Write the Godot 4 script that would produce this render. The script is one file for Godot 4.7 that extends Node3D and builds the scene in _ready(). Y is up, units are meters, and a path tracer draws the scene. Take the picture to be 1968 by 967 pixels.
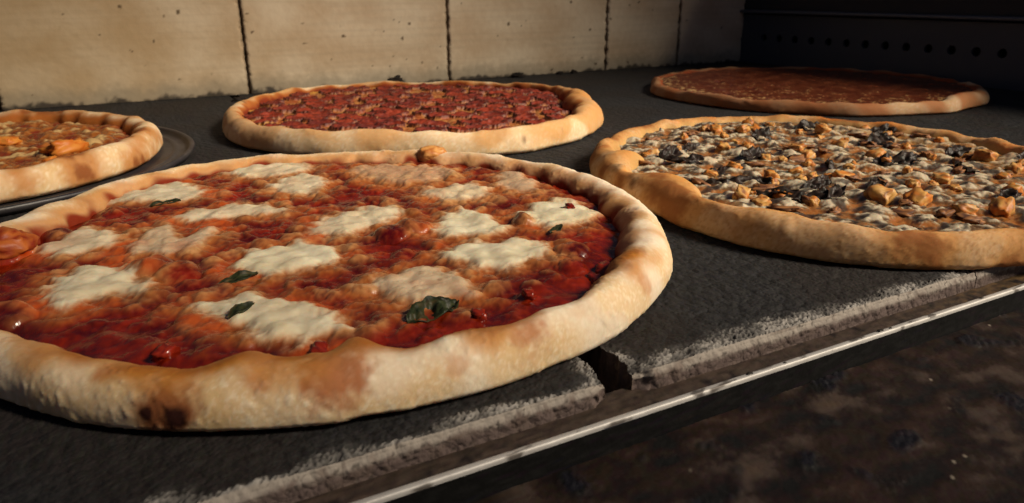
extends Node3D
# Five pizzas resting on the stone deck of a pizza oven. x runs along the tiled back wall, z towards the open front, metres.

var rng := RandomNumberGenerator.new()
var na := FastNoiseLite.new()      # smooth noise, one unit per feature
var nb := FastNoiseLite.new()
var nc := FastNoiseLite.new()      # cells
var M := {}


func _ready() -> void:
	# ---- camera
	var cam := Camera3D.new()
	cam.name = "camera"
	cam.projection = Camera3D.PROJECTION_PERSPECTIVE
	var lens := CameraAttributesPhysical.new()
	lens.frustum_focal_length = 35.01
	lens.frustum_focus_distance = 0.42
	lens.frustum_near = 0.02
	lens.frustum_far = 20.0
	lens.exposure_aperture = 23.0
	cam.attributes = lens
	cam.fov = 37.829
	cam.near = 0.02
	cam.far = 20.0
	var bx := Vector3(0.8792, -0.0066, 0.4764).normalized()
	var fw := Vector3(0.4467, -0.3362, -0.8291).normalized()
	var by := (-fw).cross(bx).normalized()
	cam.transform = Transform3D(Basis(bx, by, -fw), Vector3(-0.1073, 0.15, 0.4238))
	add_child(cam)
	cam.current = true
	# ---- surrounding dimness and the one lamp that shines in through the oven's mouth
	var we := WorldEnvironment.new()
	we.name = "surroundings"
	var e := Environment.new()
	e.background_mode = Environment.BG_COLOR
	e.background_color = Color(0.034, 0.040, 0.060).linear_to_srgb()
	e.tonemap_mode = Environment.TONE_MAPPER_LINEAR
	e.tonemap_exposure = 1.0
	e.sdfgi_enabled = true
	e.ssao_enabled = true
	e.ssil_enabled = true
	we.environment = e
	add_child(we)
	var lamp := SpotLight3D.new()
	lamp.name = "kitchen_spot"
	lamp.light_color = Color(1.0, 0.935, 0.84)
	lamp.light_energy = 26.0
	lamp.light_size = 0.55
	lamp.spot_range = 9.0
	lamp.spot_attenuation = 2.0
	lamp.spot_angle = 12.0
	lamp.spot_angle_attenuation = 1.0
	lamp.shadow_enabled = true
	add_child(lamp)
	lamp.look_at_from_position(Vector3(0.23, 0.0, -0.19) + Vector3(0.52, 0.63, 0.58).normalized() * 2.7, Vector3(0.23, 0.0, -0.19))
	# ---- noises and materials
	rng.seed = 7
	for n in [na, nb]:
		n.noise_type = FastNoiseLite.TYPE_SIMPLEX_SMOOTH
		n.frequency = 1.0
		n.fractal_type = FastNoiseLite.FRACTAL_NONE
	nb.fractal_type = FastNoiseLite.FRACTAL_FBM
	nb.fractal_octaves = 3
	nb.seed = 11
	nc.noise_type = FastNoiseLite.TYPE_CELLULAR
	nc.frequency = 1.0
	nc.fractal_type = FastNoiseLite.FRACTAL_NONE
	nc.cellular_return_type = FastNoiseLite.RETURN_DISTANCE2_SUB
	nc.seed = 3
	make_materials()
	build_oven()
	build_margherita()
	build_pepperoni()
	build_chicken()
	build_left()
	build_cheese()
	build_crumbs()


# ------------------------------------------------------------------ helpers
func tag(o: Node, label: String, category: String, group := "") -> void:
	o.set_meta("label", label)
	o.set_meta("category", category)
	if group != "":
		o.set_meta("group", group)


func thing(called: String, label: String, category: String, at := Vector3.ZERO, group := "") -> Node3D:
	var o := Node3D.new()
	o.name = called
	add_child(o, true)
	o.position = at
	tag(o, label, category, group)
	return o


func put(called: String, mesh: Mesh, mat: Material, parent: Node = self) -> MeshInstance3D:
	var o := MeshInstance3D.new()
	o.name = called
	o.mesh = mesh
	o.material_override = mat
	parent.add_child(o, true)
	return o


func arrays_mesh(v: PackedVector3Array, n: PackedVector3Array, c: PackedColorArray, idx: PackedInt32Array) -> ArrayMesh:
	var a := []
	a.resize(Mesh.ARRAY_MAX)
	a[Mesh.ARRAY_VERTEX] = v
	a[Mesh.ARRAY_NORMAL] = n
	a[Mesh.ARRAY_COLOR] = c
	a[Mesh.ARRAY_INDEX] = idx
	var m := ArrayMesh.new()
	m.add_surface_from_arrays(Mesh.PRIMITIVE_TRIANGLES, a)
	return m


# a sheet of nu x nv vertices (v fastest); smooth normals; closed joins the last row of u to the first
func sheet(v: PackedVector3Array, c: PackedColorArray, nu: int, nv: int, closed := false) -> ArrayMesh:
	var n := PackedVector3Array()
	n.resize(v.size())
	var idx := PackedInt32Array()
	var rows := nu if closed else nu - 1
	idx.resize(rows * (nv - 1) * 6)
	var k := 0
	for i in nu:
		var ip := (i + 1) % nu if closed else mini(i + 1, nu - 1)
		var im := (i + nu - 1) % nu if closed else maxi(i - 1, 0)
		for j in nv:
			var jp := mini(j + 1, nv - 1)
			var jm := maxi(j - 1, 0)
			var du := v[ip * nv + j] - v[im * nv + j]
			var dv := v[i * nv + jp] - v[i * nv + jm]
			n[i * nv + j] = dv.cross(du).normalized()
			if i < rows and j < nv - 1:
				var a := i * nv + j
				var b := ip * nv + j
				idx[k] = a
				idx[k + 1] = b
				idx[k + 2] = a + 1
				idx[k + 3] = b
				idx[k + 4] = b + 1
				idx[k + 5] = a + 1
				k += 6
	return arrays_mesh(v, n, c, idx)


func mix(a: Color, b: Color, t: float) -> Color:
	return a.lerp(b, clampf(t, 0.0, 1.0))


func ss(a: float, b: float, x: float) -> float:
	return smoothstep(a, b, x)


func noise_tex(size: int, freq: float, kind: int, normal: bool, strength: float, sd: int, octaves := 4) -> NoiseTexture2D:
	var f := FastNoiseLite.new()
	f.noise_type = kind
	f.frequency = freq
	f.seed = sd
	f.fractal_type = FastNoiseLite.FRACTAL_FBM
	f.fractal_octaves = octaves
	if kind == FastNoiseLite.TYPE_CELLULAR:
		f.cellular_return_type = FastNoiseLite.RETURN_DISTANCE2_SUB
	var t := NoiseTexture2D.new()
	t.width = size
	t.height = size
	t.seamless = true
	t.noise = f
	t.as_normal_map = normal
	t.bump_strength = strength
	return t


func skin(rough: float, normal: Texture2D, scale: float, depth: float, spec := 0.5) -> StandardMaterial3D:
	var m := StandardMaterial3D.new()
	m.vertex_color_use_as_albedo = true
	m.roughness = rough
	m.metallic_specular = spec
	if normal:
		m.normal_enabled = true
		m.normal_texture = normal
		m.normal_scale = depth
		m.uv1_triplanar = true
		m.uv1_world_triplanar = true
		m.uv1_scale = Vector3.ONE * scale
	return m


func make_materials() -> void:
	var grain := noise_tex(512, 0.02, FastNoiseLite.TYPE_SIMPLEX_SMOOTH, true, 6.0, 4, 5)
	var crackle := noise_tex(1024, 0.02, FastNoiseLite.TYPE_CELLULAR, true, 7.0, 9, 3)
	M.crust = skin(0.8, grain, 14.0, 0.32, 0.3)
	M.crust.subsurf_scatter_enabled = true
	M.crust.subsurf_scatter_strength = 0.12
	M.sauce = skin(0.22, grain, 20.0, 0.30, 0.6)
	M.cheese = skin(0.34, grain, 16.0, 0.10, 0.5)
	M.cheese.subsurf_scatter_enabled = true
	M.cheese.subsurf_scatter_strength = 0.15
	M.wet = skin(0.22, grain, 25.0, 0.3, 0.5)
	M.leaf = skin(0.46, grain, 30.0, 0.5, 0.3)
	M.meat = skin(0.62, grain, 22.0, 0.3, 0.5)
	M.dull_cheese = skin(0.55, grain, 22.0, 0.3, 0.4)
	M.chunk = skin(0.5, grain, 22.0, 0.4, 0.4)
	M.stone = skin(0.8, crackle, 5.0, 1.3, 0.4)
	M.tile = skin(0.6, grain, 6.0, 0.15, 0.3)
	M.rust = skin(0.6, grain, 7.0, 0.35, 0.35)
	M.steel = skin(0.6, grain, 30.0, 0.15, 0.5)
	M.steel.metallic = 0.5
	M.iron = skin(0.55, grain, 14.0, 0.4, 0.4)
	M.black = skin(0.7, grain, 9.0, 0.3, 0.3)
	M.pan = skin(0.45, grain, 14.0, 0.2, 0.5)


# distance to a closed polygon, positive inside
func poly_sd(p: Vector2, q: PackedVector2Array) -> float:
	var best := 1e9
	var inside := false
	var j := q.size() - 1
	for i in q.size():
		var a := q[j]
		var b := q[i]
		var ab := b - a
		var t := clampf((p - a).dot(ab) / ab.length_squared(), 0.0, 1.0)
		best = minf(best, (p - a - ab * t).length_squared())
		if (a.y > p.y) != (b.y > p.y) and p.x < (b.x - a.x) * (p.y - a.y) / (b.y - a.y) + a.x:
			inside = not inside
		j = i
	return sqrt(best) if inside else -sqrt(best)


func ring_value(t: Array, th: float) -> float:
	# smooth periodic table whose first value stands at -PI
	var n := t.size()
	var f := fposmod((th + PI) / TAU * n, n)
	var i := int(f)
	var u := f - i
	var a: float = t[(i + n - 1) % n]
	var b: float = t[i % n]
	var c: float = t[(i + 1) % n]
	var d: float = t[(i + 2) % n]
	return b + 0.5 * u * (c - a + u * (2.0 * a - 5.0 * b + 4.0 * c - d + u * (3.0 * (b - c) + d - a)))


# ------------------------------------------------------------------ crust
# o: at (Vector3), outer(th), inner(th), high(th), looks(p, th, t) -> Color, seed
func crust(root: Node3D, o: Dictionary) -> void:
	var nt: int = o.nt
	var np: int = o.np
	var v := PackedVector3Array()
	var c := PackedColorArray()
	v.resize(nt * np)
	c.resize(nt * np)
	var sd: float = o.seed
	var outer: Callable = o.outer
	var inner: Callable = o.inner
	var high: Callable = o.high
	var looks: Callable = o.looks
	var lump: float = o.get("lump", 0.0007)
	for i in nt:
		var th := TAU * i / nt - PI
		var dir := Vector3(cos(th), 0, sin(th))
		var R: float = outer.call(th)
		var ri: float = inner.call(th)
		var h: float = high.call(th)
		var w := R - ri
		var mid := ri + 0.52 * w
		for j in np:
			var t := float(j) / (np - 1)
			var a := deg_to_rad(lerpf(-88.0, 205.0, t))
			var ca := cos(a)
			var sa := sin(a)
			var r := mid + (0.48 * w if ca > 0.0 else 0.52 * w) * signf(ca) * pow(absf(ca), 1.05 if ca > 0.0 and sa > 0.0 else 0.85)
			var yc := h * (0.24 if ca > 0.0 else 0.24 + 0.16 * (1.0 - absf(sa)))
			var y := yc + (h - yc if sa > 0.0 else yc) * signf(sa) * pow(absf(sa), 0.95)
			if ca < 0.0 and sa < 0.0:
				y = h * 0.4 - h * 0.35 * absf(sa)
				r -= 0.004 * absf(sa)
			var p := dir * r
			p.y = y
			var q := p * 30.0 + Vector3(sd, sd * 0.37, 0)
			var out_dir := (dir * ca + Vector3.UP * sa).normalized()
			var d := na.get_noise_3dv(q) * lump + na.get_noise_3dv(q * 2.6) * lump * 0.22 + nb.get_noise_3dv(q * 9.0) * 0.00016
			d += maxf(0.0, na.get_noise_3dv(q * 1.7 + Vector3(40, 0, 0)) - 0.5) * 0.0018
			d += 0.00030 * ss(0.25, 0.75, na.get_noise_3dv(q * 8.0 + Vector3(9, 0, 0))) * ss(-0.2, 0.3, na.get_noise_3dv(q * 0.9 + Vector3(0, 70, 0)))
			var hold := ss(0.0, 0.16, t)
			p += out_dir * d * hold
			p.y = maxf(p.y, 0.0006 + 0.0004 * t)
			v[i * np + j] = p
			c[i * np + j] = looks.call(p, th, t)
	var m := put("crust", sheet(v, c, nt, np, true), M.crust, root)
	if o.has("label"):
		m.set_meta("label", o.label)


func crust_base(p: Vector3, sd: float) -> Color:
	var q := p * 22.0 + Vector3(sd * 1.3, 0, sd)
	var k := nb.get_noise_3dv(q)
	var col := mix(Color(0.66, 0.44, 0.21), Color(0.78, 0.60, 0.39), 0.5 + 0.6 * k)
	var f := nb.get_noise_3dv(p * 420.0)
	col = mix(col, Color(0.86, 0.74, 0.56), ss(0.05, 0.5, f) * 0.45)
	col = mix(col, Color(0.52, 0.30, 0.12), ss(0.2, 0.6, -f) * 0.16)
	var bl := ss(0.25, 0.7, na.get_noise_3dv((p * 30.0 + Vector3(sd, sd * 0.37, 0)) * 8.0 + Vector3(9, 0, 0)))
	col = mix(col, Color(0.86, 0.76, 0.58), bl * 0.45)
	return col


# ------------------------------------------------------------------ a field of topping on a square grid
class Field:
	var n: int
	var cell: float
	var half: float
	var h: PackedFloat32Array
	var b: PackedFloat32Array      # bubble height
	var bt: PackedFloat32Array     # bubble tone
	var sd: PackedFloat32Array     # distance into the nearest patch
	var lab: PackedInt32Array
	var c: PackedColorArray
	var on: PackedByteArray
	func _init(half_size: float, step: float) -> void:
		half = half_size
		cell = step
		n = int(ceil(2.0 * half / step)) + 1
		for a in [h, b, bt, sd]:
			pass
		h.resize(n * n)
		b.resize(n * n)
		bt.resize(n * n)
		sd.resize(n * n)
		sd.fill(-1.0)
		lab.resize(n * n)
		c.resize(n * n)
		on.resize(n * n)
	func x_of(i: int) -> float:
		return -half + i * cell
	func index(x: float) -> int:
		return clampi(int(round((x + half) / cell)), 0, n - 1)
	func dome(x: float, z: float, r: float, high: float, tone: float, power := 0.6) -> void:
		var i0 := index(x - r)
		var i1 := index(x + r)
		var j0 := index(z - r)
		var j1 := index(z + r)
		for i in range(i0, i1 + 1):
			var dx := (-half + i * cell - x) / r
			for j in range(j0, j1 + 1):
				var dz := (-half + j * cell - z) / r
				var d := 1.0 - dx * dx - dz * dz
				if d <= 0.0:
					continue
				var y := high * pow(d, power)
				var k := i * n + j
				if y > b[k]:
					b[k] = y
					bt[k] = tone
	func high_at(x: float, z: float) -> float:
		return h[index(x) * n + index(z)]


func emit_field(root: Node3D, f: Field, names: Dictionary, base_name: String, base_mat: Material) -> void:
	# names: label -> [name, material]; each label becomes one mesh; neighbours share heights, colours and normals
	var n := f.n
	var quads := {}
	for i in n - 1:
		for j in n - 1:
			var k := i * n + j
			if f.on[k] == 0 or f.on[k + n] == 0 or f.on[k + 1] == 0 or f.on[k + n + 1] == 0:
				continue
			var l := f.lab[k]
			if not quads.has(l):
				quads[l] = PackedInt32Array()
			quads[l].append(k)
	var at := PackedInt32Array()
	at.resize(n * n)
	at.fill(-1)
	for l in quads:
		var list: PackedInt32Array = quads[l]
		if list.size() < 4:
			continue
		var v := PackedVector3Array()
		var nn := PackedVector3Array()
		var c := PackedColorArray()
		var idx := PackedInt32Array()
		var used := PackedInt32Array()
		for k in list:
			for q in [k, k + n, k + 1, k + n + 1]:
				if at[q] < 0:
					at[q] = v.size()
					used.append(q)
					var i: int = q / n
					var j: int = q % n
					v.append(Vector3(f.x_of(i), f.h[q], f.x_of(j)))
					var ip := mini(i + 1, n - 1) * n + j
					var im := maxi(i - 1, 0) * n + j
					var jp := i * n + mini(j + 1, n - 1)
					var jm := i * n + maxi(j - 1, 0)
					nn.append(Vector3(f.h[im] - f.h[ip], 2.0 * f.cell, f.h[jm] - f.h[jp]).normalized())
					c.append(f.c[q])
			idx.append_array([at[k], at[k + n], at[k + 1], at[k + n], at[k + n + 1], at[k + 1]])
		for q in used:
			at[q] = -1
		var what: Array = names.get(l, [base_name, base_mat])
		put(what[0], arrays_mesh(v, nn, c, idx), what[1], root)


# a knobbly solid piece: a cube blown towards a ball and dented
func chunk_mesh(size: Vector3, round_: float, rough: float, sd: float, looks: Callable, k := 6) -> ArrayMesh:
	var st := SurfaceTool.new()
	st.begin(Mesh.PRIMITIVE_TRIANGLES)
	st.set_smooth_group(0)
	var faces := [[Vector3.RIGHT, Vector3.UP, Vector3.BACK], [Vector3.LEFT, Vector3.BACK, Vector3.UP], [Vector3.UP, Vector3.BACK, Vector3.RIGHT], [Vector3.DOWN, Vector3.RIGHT, Vector3.BACK], [Vector3.BACK, Vector3.RIGHT, Vector3.UP], [Vector3.FORWARD, Vector3.UP, Vector3.RIGHT]]
	for fa in faces:
		var grid := []
		for i in k + 1:
			for j in k + 1:
				var p: Vector3 = fa[0] + fa[1] * (2.0 * i / k - 1.0) + fa[2] * (2.0 * j / k - 1.0)
				p = p.lerp(p.normalized() * 1.25, round_)
				var q := p * 0.85 + Vector3(sd, sd * 0.7, -sd)
				p *= 1.0 + rough * (na.get_noise_3dv(q) + 0.5 * na.get_noise_3dv(q * 2.7))
				p.y += 0.12 * p.x * sin(sd * 3.0)
				grid.append(p)
		for i in k:
			for j in k:
				var a := i * (k + 1) + j
				for t in [a, a + k + 1, a + 1, a + k + 1, a + k + 2, a + 1]:
					var p: Vector3 = grid[t]
					st.set_color(looks.call(p, sd))
					st.add_vertex(p * size * 0.5)
	st.index()
	st.generate_normals()
	return st.commit()


# a thin curled leaf or strip: width profile along a bent spine
func leaf_mesh(length: float, width: float, curl: float, crumple: float, sd: float, looks: Callable, point := 1.0) -> ArrayMesh:
	var nu := 22
	var nv := 13
	var v := PackedVector3Array()
	var c := PackedColorArray()
	for i in nu:
		var u := float(i) / (nu - 1)
		var wd := width * (pow(sin(PI * clampf(u * 0.94 + 0.03, 0, 1)), 0.7) * point + (1.0 - point))
		for j in nv:
			var s := 2.0 * j / (nv - 1) - 1.0
			var x := (u - 0.5) * length
			var z := s * wd * 0.5
			var y := curl * length * (0.25 - (u - 0.5) * (u - 0.5)) + absf(s) * width * 0.12
			y += crumple * (na.get_noise_3d(x * 110.0, sd, z * 110.0) + 0.5 * na.get_noise_3d(x * 260.0, sd + 9.0, z * 260.0))
			z += crumple * 0.35 * na.get_noise_3d(x * 90.0, sd + 5.0, 0.0)
			v.append(Vector3(x, y, z))
			c.append(looks.call(u, s, sd))
	# two skins joined at the rim: a real thickness
	var thick := maxf(0.0007, width * 0.04)
	var vv := PackedVector3Array()
	var cc := PackedColorArray()
	for i in nu:
		for j in nv:
			vv.append(v[i * nv + j])
			cc.append(c[i * nv + j])
		for j in nv:
			vv.append(v[i * nv + nv - 1 - j] - Vector3(0, thick, 0))
			cc.append(c[i * nv + nv - 1 - j])
		vv.append(v[i * nv])
		cc.append(c[i * nv])
	return sheet(vv, cc, nu, 2 * nv + 1)


# ------------------------------------------------------------------ the large pizza in front
func build_margherita() -> void:
	var root := thing("margherita_pizza", "largest front pizza with white mozzarella pools, bubbled red sauce and basil", "pizza", Vector3.ZERO)
	var T := [0.2011, 0.2022, 0.2022, 0.2030, 0.2105, 0.2164, 0.2160, 0.2123, 0.2141, 0.2130, 0.2083, 0.2028, 0.1999, 0.1986, 0.1995, 0.2013, 0.2004, 0.1995, 0.1999, 0.2019, 0.2021, 0.2007, 0.1991, 0.2007]
	var I := [0.1702, 0.1725, 0.1748, 0.1824, 0.1993, 0.2073, 0.2065, 0.1974, 0.1930, 0.1942, 0.1931, 0.1858, 0.1804, 0.1752, 0.1760, 0.1768, 0.1786, 0.1808, 0.1773, 0.1710, 0.1741, 0.1774, 0.1767, 0.1769]
	var outer := func(th: float) -> float:
		var far := maxf(0.0, cos(th) * 0.47 - sin(th) * 0.88)
		return ring_value(T, th) + 0.018 * exp(-pow(angle_difference(th, PI - 0.05) / 0.32, 2.0)) + 0.0085 * far - 0.0020 * maxf(0.0, sin(th))
	# places where the lip bulges inwards: angle, spread, reach, height
	var folds := [[1.79, 0.045, 0.009, 0.0015], [2.03, 0.050, 0.008, 0.0015], [1.90, 0.05, 0.004, 0.0], [1.27, 0.07, -0.006, -0.001], [2.22, 0.05, -0.002, 0.0], [0.72, 0.05, 0.004, 0.001]]
	var inner := func(th: float) -> float:
		var scallop := na.get_noise_2d(cos(th) * 6.5 + 3.0, sin(th) * 6.5) * 0.0035 + na.get_noise_2d(cos(th) * 15.0, sin(th) * 15.0 + 8.0) * 0.0008
		var r := ring_value(I, th) - 0.0045 + 0.022 * exp(-pow(angle_difference(th, PI - 0.05) / 0.30, 2.0)) + 0.0030 * exp(-pow(angle_difference(th, 2.25) / 0.75, 2.0)) + scallop
		for q in folds:
			r -= q[2] * exp(-pow(angle_difference(th, q[0]) / q[1], 2.0))
		return r
	var high := func(th: float) -> float:
		var far := maxf(0.0, cos(th) * 0.47 - sin(th) * 0.88)
		var h := 0.0235 - 0.0052 * far - 0.0036 * exp(-pow(angle_difference(th, 2.25) / 0.75, 2.0)) + 0.0014 * na.get_noise_2d(cos(th) * 3.0, sin(th) * 3.0 + 20.0)
		for q in folds:
			h += q[3] * exp(-pow(angle_difference(th, q[0]) / q[1], 2.0))
		return h
	# scorch marks: x, y, z, radius, strength, 0 brown .. 1 char
	var marks := [[-0.108, 0.011, 0.167, 0.0115, 1.0, 0.45], [-0.106, 0.0085, 0.170, 0.0045, 1.0, 1.0], [-0.115, 0.0095, 0.164, 0.0028, 1.0, 1.0], [0.203, 0.018, 0.026, 0.006, 0.3, 0.0], [0.128, 0.020, -0.158, 0.010, 0.9, 0.15], [-0.131, 0.005, 0.156, 0.005, 0.4, 0.9], [-0.0524, 0.0165, 0.1828, 0.0135, 0.95, 0.22], [0.0254, 0.0165, 0.1842, 0.0115, 0.8, 0.15], [-0.1238, 0.0165, 0.1417, 0.0055, 0.8, 0.15], [-0.0768, 0.0165, 0.1748, 0.0055, 0.6, 0.08], [0.1028, 0.0165, 0.1657, 0.006, 0.5, 0.05], [-0.0301, 0.0165, 0.2038, 0.004, 0.4, 0.05], [0.0613, 0.0165, 0.1805, 0.0045, 0.4, 0.05], [-0.0082, 0.0165, 0.1961, 0.005, 0.4, 0.05], [-0.0703, 0.0165, 0.1953, 0.006, 0.35, 0.05]]
	var toast := [[-0.0858, 0.157, 0.014], [-0.0622, 0.163, 0.014], [-0.0367, 0.167, 0.014], [-0.100, 0.153, 0.014], [0.007, 0.175, 0.013], [0.106, 0.144, 0.015], [-0.112, 0.146, 0.012], [-0.050, 0.162, 0.012], [-0.1305, 0.119, 0.013], [-0.02, 0.172, 0.012]]
	var looks := func(p: Vector3, th: float, t: float) -> Color:
		var col := crust_base(p, 1.0)
		var flour := ss(-0.15, 0.5, na.get_noise_3dv(p * 26.0 + Vector3(3, 1, 5)) + p.x * 2.2)
		col = mix(col, Color(0.85, 0.76, 0.63), flour * 0.5)
		col = mix(col, Color(0.62, 0.38, 0.13), ss(0.15, 0.6, na.get_noise_3dv(p * 19.0 + Vector3(31, 0, 2)) - p.x * 1.8) * 0.3)
		for m in marks:
			var d: float = p.distance_to(Vector3(m[0], m[1], m[2])) / m[3]
			if d < 1.7:
				d += 0.45 * nb.get_noise_3dv(p * 130.0)
				var s: float = ss(1.35, 0.55, d) * m[4]
				col = mix(col, mix(Color(0.48, 0.17, 0.06), Color(0.045, 0.013, 0.008), m[5]), s)
		# toasted inner lip and the sauce that has soaked into it
		var k := 0.0
		for m in toast:
			var d := Vector2(p.x - m[0], p.z - m[1]).length() / float(m[2])
			k = maxf(k, ss(1.5, 0.4, d))
		var wob := 0.07 * na.get_noise_3dv(p * 45.0)
		k = maxf(k, 0.8 * ss(-0.35, 0.4, na.get_noise_3d(p.x * 28.0, 4.0, p.z * 28.0)) * ss(0.08, 0.14, p.z))
		col = mix(col, Color(0.50, 0.20, 0.035), k * ss(0.42, 0.55, t + wob))
		col = mix(col, Color(0.26, 0.065, 0.010), k * ss(0.52, 0.66, t + wob) * 0.85)
		col = mix(col, Color(0.46, 0.20, 0.055), ss(0.58, 0.72, t + wob) * 0.8)
		col = mix(col, Color(0.19, 0.022, 0.007), ss(0.74, 0.86, t + wob * 1.6))
		return col
	crust(root, {"nt": 1500, "np": 84, "seed": 1.0, "outer": outer, "inner": inner, "high": high, "looks": looks})
	# --- topping
	var polys := [
		[-40, -183, -21, -204, 3, -212, 21, -192, 33, -166, 16, -150, -8, -148, -29, -157],
		[-19, -122, 2, -146, 24, -146, 28, -116, 10, -80, -5, -86, -16, -100],
		[-123, -137, -107, -166, -91, -174, -69, -165, -54, -135, -61, -114, -75, -107, -97, -117, -111, -125],
		[-88, -72, -70, -81, -47, -85, -28, -77, -14, -54, -20, -44, -44, -48, -66, -50, -80, -53],
		[-160, -39, -150, -59, -133, -70, -120, -65, -113, -45, -119, -26, -132, -19, -148, -21],
		[-114, -24, -103, -53, -88, -54, -82, -27, -70, -34, -58, -37, -66, -14, -82, 6, -96, 5, -112, -4],
		[-20, 4, -6, -22, 20, -31, 43, -31, 49, -8, 34, 7, 17, 13, 2, 23, -13, 14],
		[-70, 40, -56, 18, -41, 14, -25, 18, -12, 35, -8, 55, -19, 63, -38, 65, -54, 66, -67, 52],
		[-153, 31, -148, 15, -136, 5, -122, 4, -109, 20, -105, 47, -108, 61, -122, 53, -132, 56, -144, 64, -150, 51],
		[-91, 84, -76, 79, -60, 85, -47, 100, -39, 115, -33, 134, -31, 145, -42, 145, -51, 148, -56, 149, -62, 140, -72, 135, -77, 117, -88, 103],
		[47, 36, 67, 8, 84, 0, 90, 16, 95, 47, 87, 59, 72, 61, 59, 55, 48, 52],
		[106, 30, 132, 13, 151, 10, 162, 24, 157, 54, 140, 68, 121, 68, 109, 67, 106, 53],
		[31, 79, 49, 63, 69, 68, 83, 72, 97, 90, 86, 107, 69, 113, 54, 116, 43, 106, 39, 92],
		[-18, 101, -7, 90, 8, 87, 22, 87, 34, 102, 36, 125, 27, 140, 13, 135, -4, 135, -10, 119],
		[70, -50, 89, -61, 115, -55, 124, -34, 111, -13, 96, -11, 78, -18],
		[45, -140, 69, -153, 96, -138, 120, -115, 123, -85, 101, -72, 71, -72, 54, -100],
		[149, -80, 165, -70, 165, -36, 151, -10, 133, -15, 127, -40]]
	# whiteness and bubbliness of each pool
	var white := [0.85, 0.8, 0.9, 0.75, 0.8, 0.55, 0.85, 1.0, 0.95, 0.95, 1.0, 1.0, 1.0, 0.62, 0.72, 0.30, 0.45]
	var fizz := [0.3, 0.5, 0.25, 0.4, 0.4, 0.8, 0.5, 0.08, 0.25, 0.15, 0.05, 0.25, 0.12, 0.9, 0.6, 0.9, 0.8]
	var f := Field.new(0.220, 0.0008)
	var n := f.n
	f.lab.fill(0)
	for k in polys.size():
		var q := PackedVector2Array()
		var lo := Vector2(9, 9)
		var hi := Vector2(-9, -9)
		for i in polys[k].size() / 2:
			var pt := Vector2(polys[k][2 * i], polys[k][2 * i + 1]) * 0.001
			q.append(pt)
			lo = lo.min(pt)
			hi = hi.max(pt)
		for i in range(f.index(lo.x - 0.03), f.index(hi.x + 0.03) + 1):
			for j in range(f.index(lo.y - 0.03), f.index(hi.y + 0.03) + 1):
				var p := Vector2(f.x_of(i), f.x_of(j))
				var d := poly_sd(p, q)
				if d > f.sd[i * n + j]:
					f.sd[i * n + j] = d
					f.bt[i * n + j] = 0.0
					f.lab[i * n + j] = k + 1
	var near := f.lab.duplicate()
	# --- blisters: many small, some large
	rng.seed = 21
	for s in 7500:
		var rr := 0.208 * sqrt(rng.randf())
		var th := rng.randf() * TAU
		var x := rr * cos(th)
		var z := rr * sin(th)
		var gap: float = ring_value(I, wrapf(th, -PI, PI)) - rr
		if gap < 0.006:
			continue
		var k := f.index(x) * n + f.index(z)
		var keep := 1.0
		if f.sd[k] > 0.001 and near[k] > 0:
			keep = fizz[near[k] - 1]
		elif f.sd[k] < -0.010:
			keep = ss(-0.030, -0.010, f.sd[k]) * 0.6 + 0.12
		keep *= 0.15 + 0.85 * ss(0.010, 0.032, gap + 0.012 * na.get_noise_2d(x * 40.0, z * 40.0))
		if rng.randf() > keep * 0.62:
			continue
		var size := rng.randf()
		var r := 0.0015 + 0.0030 * size * size
		if rng.randf() < 0.15 and f.sd[k] < 0.004:
			r = rng.randf_range(0.0042, 0.0080)
		elif f.sd[k] > 0.003:
			r *= 1.2
		f.dome(x, z, r, r * rng.randf_range(0.16, 0.40) * (0.9 if r > 0.004 else 1.0), rng.randf_range(0.1, 1.0), 0.8)
	for s in [[-0.172, -0.048, 0.015, 0.008], [-0.165, 0.056, 0.013, 0.006], [-0.150, -0.075, 0.010, 0.005], [0.04, 0.025, 0.012, 0.006], [0.025, 0.030, 0.011, 0.006], [0.102, 0.105, 0.010, 0.005], [0.106, 0.045, 0.009, 0.006], [0.09, 0.125, 0.008, 0.003], [-0.102, 0.02, 0.013, 0.006], [-0.092, 0.035, 0.012, 0.005]]:
		f.dome(s[0], s[1], s[2], s[3], 0.45)
	var names := {}
	for k in polys.size():
		names[k + 1] = ["mozzarella_pool", M.cheese]
	for i in n:
		var x := f.x_of(i)
		for j in n:
			var z := f.x_of(j)
			var r := sqrt(x * x + z * z)
			var k := i * n + j
			if r > 0.2195:
				continue
			var ri: float = inner.call(atan2(z, x))
			var gap := ri - r
			if gap < -0.006:
				continue
			f.on[k] = 1
			var g := gap * 1000.0
			var w1 := na.get_noise_2d(x * 60.0, z * 60.0)
			var w2 := nb.get_noise_2d(x * 170.0, z * 170.0)
			var w3 := nb.get_noise_2d(x * 520.0 + 7.0, z * 520.0)
			var sd := f.sd[k] + 0.0035 * w1 + 0.0016 * w2
			var id := near[k]
			var wt: float = white[id - 1] if id > 0 else 0.0
			var rim := ss(3.0, 17.0, g + 7.0 * w1)
			var melt := clampf(ss(-0.026, -0.001, sd + 0.008 * w1) + 0.30 * w2 - 0.06, 0.0, 1.0) * rim
			melt = maxf(melt, ss(-0.003, 0.002, sd))
			var pool := ss(-0.0022, 0.0052, sd + 0.0025 * w2) * wt
			var b := f.b[k]
			var bub := ss(0.0, 0.0014, b)
			var smooth := ss(-0.001, 0.005, sd)
			var calm: float = smooth * (1.0 - (fizz[id - 1] if id > 0 else 1.0) * 0.8)
			# heights
			var H := 0.0134 + 0.0012 * w1 - 0.0024 * (1.0 - ss(0.0, 16.0, g))
			H += melt * 0.0010 + ss(-0.004, 0.010, sd) * 0.0022
			H += b * (1.0 - 0.85 * calm)
			H += (0.00022 * w2 + 0.00005 * w3) * (1.0 - 0.7 * calm)
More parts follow.
